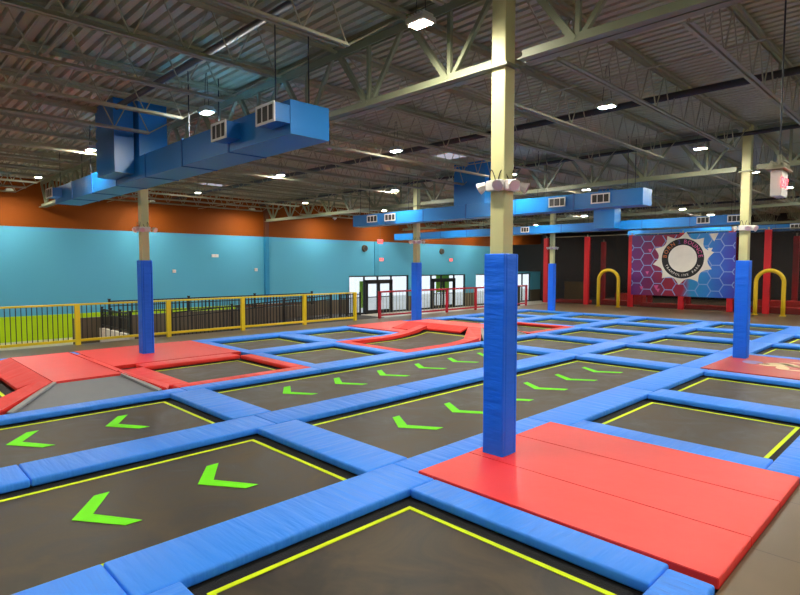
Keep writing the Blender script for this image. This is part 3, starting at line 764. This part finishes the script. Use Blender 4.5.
def duct(lb, x0, x1, y0, y1, z0, z1, seams, vents, risers, hang=True, step=None):
    t = empty('air_duct', ((x0+x1)/2, (y0+y1)/2, z0), lb, 'duct', 'blue air ducts')
    O = Vector(t.location)
    bm = B(); box(bm, x0-O.x, x1-O.x, y0-O.y, y1-O.y, 0, z1-z0); obj('duct_body', bm, M['duct'], t)
    n = int((x1-x0)/seams)
    for i in range(1, n):
        x = x0+(x1-x0)*i/n-O.x; e = .012
        bm = B(); box(bm, x-.02, x+.02, y0-O.y-e, y1-O.y+e, -e, z1-z0+e); obj('flange', bm, M['duct_seam'], t)
    for (x, w, d) in vents:
        vent(t, x-O.x, y0-O.y-d, (z1-z0)*.56, w=w, h=.25, d=d-.001)
    for (a, b, c, d, e, f) in risers:
        bm = B(); box(bm, a-O.x, b-O.x, c-O.y, d-O.y, e-O.z, f-O.z); obj('riser', bm, M['duct'], t)
    n = int((x1-x0)/2.6)
    for i in range(n+1):
        x = x0+.4+(x1-x0-.8)*i/max(1, n)-O.x
        bm = B()
        for yy in (y0-O.y+.04, y1-O.y-.04): bar(bm, (x, yy, z1-z0+.013), (x, yy, ZD-.01-z0), .012, n=4)
        obj('hanger_rod', bm, M['pipe'], t)
    return t
duct('blue rectangular air duct nearest the camera, hanging upper left with white vents', -17.4, -6.08, 4.05, 4.66, 3.80, 4.23, 1.55,
     [(-7.55, .44, .22), (-6.30, .44, .22), (-17.0, .6, .22)], [(-12.55, -11.47, 3.68, 4.04, 3.92, ZD-.01), (-12.4, -11.3, 4.08, 4.62, 4.235, ZD-.01)])
duct('second blue air duct, hanging beyond the central column with four vents', -16.45, -5.55, 13.72, 14.25, 3.62, 4.03, 1.8,
     [(-15.3, .55, .05), (-14.35, .55, .05), (-7.82, .5, .05), (-6.6, .5, .05)], [(-11.5, -10.3, 13.75, 14.22, 4.035, ZD-.01)])
duct('third blue air duct, farther back above the banner', -25.0+1.2, -5.7, 23.0, 23.5, 3.66, 4.02, 1.8,
     [(-7.02, .45, .05), (-5.98, .45, .05), (-14.8, .45, .05)], [(-11.1, -10.2, 22.4, 22.99, 3.7, ZD-.01)])
duct('fourth blue air duct, farthest back, behind the top of the black netting', -13.5, 3, 31.4, 31.9, 3.80, 4.12, 2.2, [(-5.6, .5, .05)], [])

# ------------------------------------------------------------------ other ceiling items
for (x0, x1, y0, y1, lb) in ((-11.0, -10.3, 12.1, 12.85, 'pale lavender skylight panel in the roof deck left of the central column'), (-21.4, -20.5, 9.8, 10.7, 'small dim skylight panel in the roof deck above the left wall')):
    t = empty('skylight', ((x0+x1)/2, (y0+y1)/2, ZD-.03), lb, 'skylight')
    a, b = (x1-x0)/2, (y1-y0)/2
    bm = B(); box(bm, -a, a, -b, b, 0, .01); obj('panel', bm, M['sky_panel'], t)
    bm = B(); ring(bm, -a-.03, a+.03, -b-.03, b+.03, .03, -.005, .03); obj('frame', bm, M['white'], t)
# hanging exit sign, right
t = empty('exit_sign', (-1.42, 7.0, 2.85), 'hanging exit sign with red letters at upper right, on a long rod', 'exit sign')
bm = B(); rbox(bm, -.05, .05, -.135, .135, 0, .27, .008, 2); obj('housing', bm, M['white'], t)
bm = B(); box(bm, .0505, .053, -.13, .13, .03, .24); obj('face_panel', bm, M['white'], t)
bm = B(); box(bm, -.085, .085, -.19, .19, .275, .285)
for i in range(8):
    y = -.17+.34*i/7; bar(bm, (-.07, y, .285), (-.05, y*.7, .37), .007, n=4); bar(bm, (.07, y, .285), (.05, y*.7, .37), .007, n=4)
for y in (-.12, .12): bar(bm, (-.06, y, .35), (.06, y, .35), .008, n=4)
bar(bm, (-.06, -.13, .36), (-.06, .13, .36), .008, n=4); bar(bm, (.06, -.13, .36), (.06, .13, .36), .008, n=4)
obj('wire_guard', bm, M['truss'], t)
bm = B(); box(bm, -.05, .05, -.05, .05, .285, .33); bar(bm, (0, 0, .33), (0, 0, .44), .04, n=8); obj('junction_box', bm, M['truss'], t)
bm = B(); bar(bm, (0, 0, .43), (0, 0, ZD-2.85-.01), .018, n=6); obj('hanging_rod', bm, M['pipe'], t)
def text_mesh(s, size, depth=.002):
    c = bpy.data.curves.new('t', 'FONT'); c.body = s; c.size = size; c.extrude = depth; c.align_x = 'CENTER'; c.align_y = 'CENTER'; c.resolution_u = 2
    o = bpy.data.objects.new('t', c); C.objects.link(o)
    dg = bpy.context.evaluated_depsgraph_get(); me = bpy.data.meshes.new_from_object(o.evaluated_get(dg))
    bm = bmesh.new(); bm.from_mesh(me); bpy.data.objects.remove(o); bpy.data.curves.remove(c); bpy.data.meshes.remove(me)
    return bm
def text_into(bm, s, size, mtx, depth=.002): merge(bm, text_mesh(s, size, depth), mtx)
bm = B(); F = Matrix(((0, 0, 1, .0545), (1, 0, 0, 0), (0, 1, 0, .135), (0, 0, 0, 1)))
text_into(bm, 'EXIT', .15, F); obj('letters', bm, M['exit_red'], t)
# exit signs, speakers, boxes on the left wall
def wall_exit(x, y, z, lb):
    t = empty('exit_sign', (x, y, z), lb, 'exit sign', 'small wall exit signs')
    bm = B(); rbox(bm, 0, .05, -.16, .16, -.1, .1, .008, 2); obj('housing', bm, mat('exit_housing', srgb(225, 150, 150), .4), t)
    bm = B(); F = Matrix(((0, 0, 1, .052), (1, 0, 0, 0), (0, 1, 0, 0), (0, 0, 0, 1))); text_into(bm, 'EXIT', .15, F); obj('letters', bm, M['exit_red'], t)
wall_exit(WX, 22.4, 2.52, 'small red exit sign over the left glass doors'); wall_exit(WX, 28.75, 2.55, 'small red exit sign over the middle glass doors'); 
t = empty('exit_sign', (-23.2, 21.3, 3.5), 'red exit sign hanging near the wall at the orange band', 'exit sign')
bm = B(); rbox(bm, 0, .05, -.2, .2, -.13, .13, .008, 2); obj('housing', bm, mat('exit_housing_b', srgb(225, 140, 140), .4), t)
bm = B(); F = Matrix(((0, 0, 1, .052), (1, 0, 0, 0), (0, 1, 0, 0), (0, 0, 0, 1))); text_into(bm, 'EXIT', .2, F); obj('letters', bm, M['exit_red'], t)
bm = B(); bar(bm, (.02, 0, .13), (.02, 0, ZD-3.51), .015, n=6); obj('hanging_rod', bm, M['pipe'], t)
for y, z, lb in ((21.1, 3.15, 'round brown loudspeaker on the blue wall left of the corner'), (27.8, 3.1, 'round brown loudspeaker on the blue wall above the middle doors')):
    t = empty('wall_speaker', (WX, y, z), lb, 'speaker')
    T = bmesh.new(); bmesh.ops.create_cone(T, cap_ends=True, segments=24, radius1=.2, radius2=.17, depth=.12)
    bm = B(); merge(bm, T, Matrix.Translation((.06, 0, 0)) @ Matrix.Rotation(PI/2, 4, 'Y')); obj('cabinet', bm, M['brownwall'], t)
    T = bmesh.new(); bmesh.ops.create_cone(T, cap_ends=True, segments=24, radius1=.13, radius2=.13, depth=.01)
    bm = B(); merge(bm, T, Matrix.Translation((.126, 0, 0)) @ Matrix.Rotation(PI/2, 4, 'Y')); obj('grille', bm, M['slat'], t)
for y, z, lb in ((12.0, 2.6, 'small white emergency light box on the blue wall left of the pilaster'), (14.1, 1.95, 'small white switch box beside the blue pilaster'), (10.1, 1.9, 'tiny pale thermostat on the blue wall')):
    t = empty('wall_box', (WX, y, z), lb, 'wall box')
    bm = B(); rbox(bm, 0, .07, -.16 if y == 12.0 else -.07, .16 if y == 12.0 else .07, -.07, .07, .01, 2); obj('case', bm, M['white'], t)
    bm = B(); box(bm, .0705, .075, -.04, .04, -.03, .03); obj('cover', bm, M['pinkwhite'], t)
for (x, y, z, lb) in ((-9.9, 7.6, 4.7, 'small white motion sensor hanging right of the near duct'), (-19.6, 15.3, 4.2, 'tiny white sensor hanging below a far left lamp')):
    t = empty('ceiling_sensor', (x, y, z), lb, 'sensor')
    bm = B(); rbox(bm, -.07, .07, -.07, .07, 0, .06, .02, 3); obj('housing', bm, M['white'], t)
    T = bmesh.new(); bmesh.ops.create_uvsphere(T, u_segments=12, v_segments=8, radius=.05); bm = B(); merge(bm, T); obj('dome', bm, M['pinkwhite'], t, smooth=True)
    bm = B(); bar(bm, (0, 0, .06), (0, 0, ZD-z-.01), .012, n=6); obj('rod', bm, M['pipe'], t)

# ------------------------------------------------------------------ fences
def fence(lb, x, posts, m, top, bal_m, bw=.018, gap=.135, name='fence', pw=.09, rh=.05):
    y0, y1 = posts[0], posts[-1]
    t = empty(name, (x, (y0+y1)/2, FZ), lb, 'fence'); cy = (y0+y1)/2
    for p in posts:
        bm = B(); box(bm, -pw/2, pw/2, p-cy-pw*.7, p-cy+pw*.7, 0, top-.02); obj('post', bm, m, t)
    bm = B(); rbox(bm, -.04, .04, y0-cy-.06, y1-cy+.06, top-rh, top, .01, 2); obj('top_rail', bm, m, t)
    bm = B(); rbox(bm, -.03, .03, y0-cy, y1-cy, .09, .16, .008, 2); obj('bottom_rail', bm, m, t)
    for a, b in zip(posts, posts[1:]):
        n = round((b-a)/gap)
        for i in range(1, n):
            y = a+(b-a)*i/n-cy
            bm = B(); box(bm, -bw/2, bw/2, y-bw/2, y+bw/2, .161, top-rh-.001); obj('baluster', bm, bal_m, t)
fence('long yellow steel fence with black balusters in front of the blue wall', -17.12, [1.94, 4.42, 6.92, 9.42, 11.93, 14.36], M['yellow'], 1.14, M['black'], gap=.118)
fence('red steel fence with thin balusters in front of the glass storefront', -17.12, [15.70, 17.85, 20.0, 22.2, 24.5, 26.75], M['redsteel'], 1.14, M['truss'], bw=.014, gap=.2, name='fence', pw=.08, rh=.07)
# ramp beside the fence with black railings
t = empty('access_ramp', (-18.75, 11.0, LZ), 'brown walled access ramp behind the yellow fence', 'ramp')
bm = B(); prism(bm, [(-1.4, -5.0, .12), (1.4, -5.0, .12), (1.4, 3.0, .60), (1.4, 5.2, .60), (-1.4, 5.2, .60), (-1.4, 3.0, .60)], 0, .6)
obj('ramp_body', bm, M['dark'], t)
bm = B(); box(bm, -1.55, -1.41, -5.9, 3.6, 0, 1.08); obj('side_wall', bm, M['brownwall'], t)
bm = B(); box(bm, -1.4, 1.4, -5.15, -5.01, 0, .72); obj('curb', bm, M['curb'], t)
def railing(lb, a, b, za, zb, n, h=.92):
    A = Vector(a+(za,)); Bv = Vector(b+(zb,)); t = empty('railing', tuple((A+Bv)/2), lb, 'railing', 'black ramp railings'); O = (A+Bv)/2
    D = Bv-A; up = Vector((0, 0, 1))
    for f in (0, .33, .66, 1):
        p = A+D*f-O; bm = B(); bar(bm, p, p+up*(h+.06), .06); bar(bm, p+up*(h+.06), p+up*(h+.09), .08); obj('post', bm, M['black'], t)
    bm = B(); bar(bm, A-O+up*h, Bv-O+up*h, .04, .04); obj('top_rail', bm, M['black'], t)
    bm = B(); bar(bm, A-O+up*(h-.16), Bv-O+up*(h-.16), .03, .03); bar(bm, A-O+up*.1, Bv-O+up*.1, .03, .03); obj('lower_rail', bm, M['black'], t)
    for i in range(1, n):
        p = A+D*(i/n)-O; bm = B(); bar(bm, p+up*.1, p+up*h, .02); obj('baluster', bm, M['black'], t)
railing('black railing across the low end of the ramp', (-20.1, 5.93), (-17.5, 5.93), LZ+.721, LZ+.721, 20, .62)
railing('long black railing climbing along the far side of the ramp', (-20.23, 6.2), (-20.23, 14.5), LZ+1.085-.0, LZ+1.085, 56, .50)
railing('black railing closing the landing between the yellow and red fences', (-18.9, 15.0), (-18.9, 16.15), LZ+.605, LZ+.605, 9, .93)
railing('black railing running up the middle of the ramp', (-18.6, 7.6), (-18.6, 14.3), LZ+.26, LZ+.605, 46, .95)
t = empty('counter', (-22.6, 13.6, LZ), 'brown wooden counter seen through the fence near the doors', 'counter')
bm = B(); box(bm, -.3, .3, -1.3, 1.3, 0, .95); obj('body', bm, M['teal'], t)
bm = B(); rbox(bm, -.38, .38, -1.4, 1.4, .951, 1.02, .01, 2); obj('worktop', bm, M['wood'], t)
t = empty('bench', (-22.4, 9.4, LZ), 'low brown bench seen through the fence by the wall', 'bench')
bm = B(); rbox(bm, -.25, .25, -1.1, 1.1, .4, .46, .01, 2); obj('seat', bm, M['wood'], t)
for s in (-1, 1):
    bm = B(); box(bm, -.2, .2, s*.9-.04, s*.9+.04, 0, .399); obj('leg', bm, M['black'], t)

# ------------------------------------------------------------------ netted area at the back
NY = 29.9
posts = [(-17.75, 3.95), (-15.15, 3.95), (-12.62, 3.95), (-10.05, 3.95), (-7.85, 3.95), (-6.38, 3.95), (-3.6, 3.95)]
PN = ['leftmost, behind the farthest blue column', 'left of the first yellow arch', 'between the first yellow arch and the banner', 'below the middle of the banner', 'at the right end of the banner', 'standing within the right yellow arch', 'beyond the right frame edge']
for (x, h), w in zip(posts, PN):
    t = empty('net_post', (x, NY, FZ), 'red padded netting post, %s' % w, 'post', 'red netting posts')
    bm = B(); rbox(bm, -.13, .13, -.13, .13, 0, h-.1, .02, 3); obj('padding', bm, M['redpost'], t)
    bm = B(); bar(bm, (0, 0, h-.1), (0, 0, h+.02), .08, n=8); obj('steel_pole', bm, M['truss'], t)
for i, ((a, _), (b, _)) in enumerate(zip(posts, posts[1:])):
    t = empty('safety_net', ((a+b)/2, NY, FZ), 'black see-through netting panel hung %s' % ['left of the first yellow arch', 'behind the first yellow arch', 'behind the left half of the banner', 'behind the right half of the banner', 'behind the right blue column', 'right of the last yellow arch'][i], 'net', 'black netting panels')
    bm = B(); box(bm, (a-b)/2+.131, (b-a)/2-.131, -.004, .004, .02, 3.88); obj('netting', bm, M['net'], t)
    bm = B(); bar(bm, ((a-b)/2+.131, 0, 3.89), ((b-a)/2-.131, 0, 3.89), .035, n=6); obj('cable', bm, M['truss'], t)
def arch(x, w, h, lb):
    t = empty('foam_arch', (x, 29.0, FZ), lb, 'arch', 'yellow foam arches')
    bm = B(); R = w/2; pts = [(-R, 0, 0), (-R, 0, (h-R)*.5), (-R, 0, h-R)]
    for i in range(1, 15):
        a = PI-PI*i/15; pts.append((R*math.cos(a), 0, h-R+R*math.sin(a)))
    pts += [(R, 0, h-R), (R, 0, (h-R)*.5), (R, 0, 0)]
    tube(bm, pts, .085, 12); obj('hoop', bm, M['yellow_foam'], t, smooth=True)
    for s in (-1, 1):
        bm = B(); rbox(bm, s*R-.11, s*R+.11, -.11, .11, .0, .035, .006, 2); obj('foot', bm, M['yellow_foam'], t)
arch(-13.46, 1.10, 1.98, 'yellow foam arch doorway left of the banner'); arch(-6.08, 1.06, 2.0, 'yellow foam arch doorway right of the right blue column')
# low red padded benches inside the netted court
for (x0, x1, y0, y1, z1, lb) in ((-14.6, -12.9, 30.4, 31.0, .28, 'low red padded step behind the first yellow arch'), (-14.4, -12.8, 31.9, 32.5, .62, 'upper red padded step behind the first yellow arch'),
                                 (-12.4, -7.9, 30.6, 31.0, .22, 'long low red padded beam behind the netting under the banner'), (-7.6, -4.4, 30.4, 30.9, .30, 'low red padded step behind the right yellow arch'), (-7.2, -4.4, 31.6, 32.0, .55, 'upper red padded step behind the right yellow arch'), (-17.5, -15.3, 30.5, 30.9, .2, 'low red padded beam behind the leftmost netting')):
    bm = B(); rbox(bm, (x0-x1)/2, (x1-x0)/2, (y0-y1)/2, (y1-y0)/2, 0, z1, .03, 3)
    tag(obj('padded_step', bm, M['red_flat'], None, ((x0+x1)/2, (y0+y1)/2, FZ)), lb, 'padded step')
for (x, y, w) in ((-15.9, 33.5, 'behind the leftmost netting'), (-13.2, 34.0, 'seen through the first arch'), (-10.9, 33.5, 'under the left part of the banner'), (-8.4, 33.0, 'under the right part of the banner'), (-6.0, 33.8, 'seen beside the right arch')):
    t = empty('inner_post', (x, y, FZ), 'dark red inner post %s' % w, 'post', 'inner court posts')
    bm = B(); rbox(bm, -.12, .12, -.12, .12, 0, 3.7, .02, 2); obj('padding', bm, M['redpost'], t)
    bm = B(); bar(bm, (0, 0, 3.7), (0, 0, 3.85), .07, n=8); obj('steel_pole', bm, M['truss'], t)
bm = B(); rbox(bm, -.75, .75, -.05, .05, 0, 1.25, .01, 2)
tag(obj('panel', bm, mat('olive_panel', srgb(120, 104, 50), .6), None, (-16.6, 31.4, FZ)), 'olive brown panel behind the leftmost netting', 'panel')
bm = B(); box(bm, WX+.01, -18.2, 35.2, 35.4, 1.75, 3.7); box(bm, -20.6, -18.2, 35.2, 35.4, LZ, 1.75); tag(obj('wall_middle', bm, M['blackwall']), kind='structure')
bm = B(); box(bm, -18.2, -18.0, 30.2, YB-.01, FZ, ZD-.8); tag(obj('wall_inner', bm, M['blackwall']), kind='structure')
t = empty('vending_cabinet', (-20.9, 31.0, LZ), 'dark cabinet with cream front left of the netting', 'cabinet')
bm = B(); rbox(bm, -.4, .4, -.35, .35, 0, 1.5, .02, 2); obj('body', bm, M['blackwall'], t)
bm = B(); box(bm, .0, .3, -.365, -.351, .15, 1.35); obj('front_panel', bm, M['curb'], t)

# banner -------------------------------------------------------------
bx0, bx1, bz0, bz1 = -12.55, -7.65, .62, 3.74
t = empty('banner', ((bx0+bx1)/2, 29.757, (bz0+bz1)/2), 'large purple to blue hexagon banner with white starburst logo', 'banner')
W, Hh = (bx1-bx0)/2, (bz1-bz0)/2
bm = B(); box(bm, -W, W, -.012, .012, -Hh, Hh); obj('sheet', bm, M['banner'], t)
for x in (-2.3, -1.15, 0, 1.15, 2.3):
    bm = B(); bar(bm, (x, 0, Hh-.02), (x, .143, 3.84-t.location.z), .015, n=6); obj('hanging_cord', bm, M['truss'], t)
bm = B(); R = .36; import itertools
def inside(x, z): return abs(x) < W-.02 and abs(z) < Hh-.02
for i in range(-9, 10):
    for j in range(-6, 7):
        cx = i*R*1.5; cz = (j+(.5 if i % 2 else 0))*R*math.sqrt(3)
        if not (abs(cx) < W+.4 and abs(cz) < Hh+.4): continue
        for k in range(3):
            a = k*PI/3; p = (cx+R*math.cos(a), cz+R*math.sin(a)); q = (cx+R*math.cos(a+PI/3), cz+R*math.sin(a+PI/3))
            if not inside(*p) and not inside(*q): continue
            if not inside(*p): p, q = q, p
            tt = 1.0
            while tt > 0 and not inside(p[0]+(q[0]-p[0])*tt, p[1]+(q[1]-p[1])*tt): tt -= .05
            if tt < .1: continue
            q = (p[0]+(q[0]-p[0])*tt, p[1]+(q[1]-p[1])*tt)
            bar(bm, (p[0], -.014, p[1]), (q[0], -.014, q[1]), .003, .042)
obj('hexagon_lines', bm, M['ink_hex'], t)
lc = (0, .08)
lc = (.10, .34)
def disc(bm, r, y, n=48, r0=None):
    if r0 is None:
        bm.faces.new([bm.verts.new((lc[0]+r*math.cos(2*PI*i/n), y, lc[1]+r*math.sin(2*PI*i/n))) for i in range(n)])
    else:
        a = [bm.verts.new((lc[0]+r*math.cos(2*PI*i/n), y, lc[1]+r*math.sin(2*PI*i/n))) for i in range(n)]
        b = [bm.verts.new((lc[0]+r0*math.cos(2*PI*i/n), y, lc[1]+r0*math.sin(2*PI*i/n))) for i in range(n)]
        for i in range(n): bm.faces.new((a[i], a[(i+1) % n], b[(i+1) % n], b[i]))
bm = B(); pts = []
ns = 10
for i in range(ns):
    for s in range(8):
        u = (i+s/8)/ns*2*PI+.22
        f = abs(s/8-.5)*2; r = 1.09+.30*f**2.2
        pts.append(bm.verts.new((lc[0]+r*math.cos(u)*1.06, -.017, lc[1]+r*math.sin(u)*.96)))
bm.faces.new(pts); obj('starburst', bm, M['ink_white'], t)
bm = B(); disc(bm, 1.0, -.0195, r0=.68); obj('logo_ring', bm, M['ink_black'], t)
def arc_text(s, r, a0, a1, size, m, flip=False):
    bm = B(); n = len(s)
    for i, ch in enumerate(s):
        if ch == ' ': continue
        a = a0+(a1-a0)*(i/(n-1) if n > 1 else 0)
        c, sn = math.cos(a), math.sin(a); rot = a-PI/2 if not flip else a+PI/2
        cr, sr = math.cos(rot), math.sin(rot)
        Mx = Matrix(((cr, -sr, 0, lc[0]+r*c), (0, 0, -1, -.022), (sr, cr, 0, lc[1]+r*sn), (0, 0, 0, 1)))
        text_into(bm, ch, size, Mx, .001)
    obj('lettering', bm, M[m], t)
D = math.radians
arc_text('BORN', .84, D(172), D(124), .28, 'ink_orange'); arc_text('2', .84, D(102), D(102), .26, 'ink_purple'); arc_text('BOUNCE', .84, D(82), D(8), .28, 'ink_pink')
arc_text('TRAMPOLINE PARK', .84, D(205), D(335), .17, 'ink_white', True)
for (px, pz, a, m) in ((-1.5, .75, .10, 'ink_pink'), (-1.62, -.4, .09, 'ink_pink'), (-1.15, -1.15, .13, 'ink_pink'), (-1.9, -1.2, .10, 'ink_pink'), (1.35, .72, .12, 'ink_white'), (1.5, 1.35, .2, 'ink_white'), (-1.05, -1.3, .1, 'ink_pink')):
    bm = B(); 
    pts = [(px-a, pz+a*.9), (px+a, pz+a), (px+.1*a, pz-a)]
    f = bm.faces.new([bm.verts.new((x, -.016, z)) for x, z in pts][::-1]); obj('triangle_mark', bm, M[m], t)

# ------------------------------------------------------------------ light, camera, view
w = bpy.data.worlds.new('world'); bpy.context.scene.world = w; w.use_nodes = True
bg = w.node_tree.nodes['Background']; bg.inputs[0].default_value = (.88, .94, 1, 1); bg.inputs[1].default_value = .30
cam = bpy.data.cameras.new('camera'); co = bpy.data.objects.new('camera', cam); C.objects.link(co)
f_px = 557.76; yaw, pitch, roll = [math.radians(v) for v in (-45.382, 3.199, .04)]
cy_, sy_ = math.cos(yaw), math.sin(yaw)
fw = Vector((sy_*math.cos(pitch), cy_*math.cos(pitch), -math.sin(pitch))); rt = Vector((cy_, -sy_, 0)); up = rt.cross(fw)
rt2 = rt*math.cos(roll)+up*math.sin(roll); up2 = -rt*math.sin(roll)+up*math.cos(roll)
co.matrix_world = Matrix(((rt2.x, up2.x, -fw.x, 0), (rt2.y, up2.y, -fw.y, 0), (rt2.z, up2.z, -fw.z, 2.12), (0, 0, 0, 1)))
cam.sensor_width = 36; cam.lens = f_px/800*36; cam.clip_start = .05; cam.clip_end = 200
S = bpy.context.scene; S.camera = co
S.view_settings.view_transform = 'Standard'; S.view_settings.look = 'None'; S.view_settings.exposure = 2.15; S.view_settings.gamma = 1
S.view_settings.use_curve_mapping = False
S.cycles.max_bounces = 8; S.cycles.diffuse_bounces = 5; S.cycles.sample_clamp_indirect = 6; S.cycles.transparent_max_bounces = 16
S.cycles.use_denoising = True
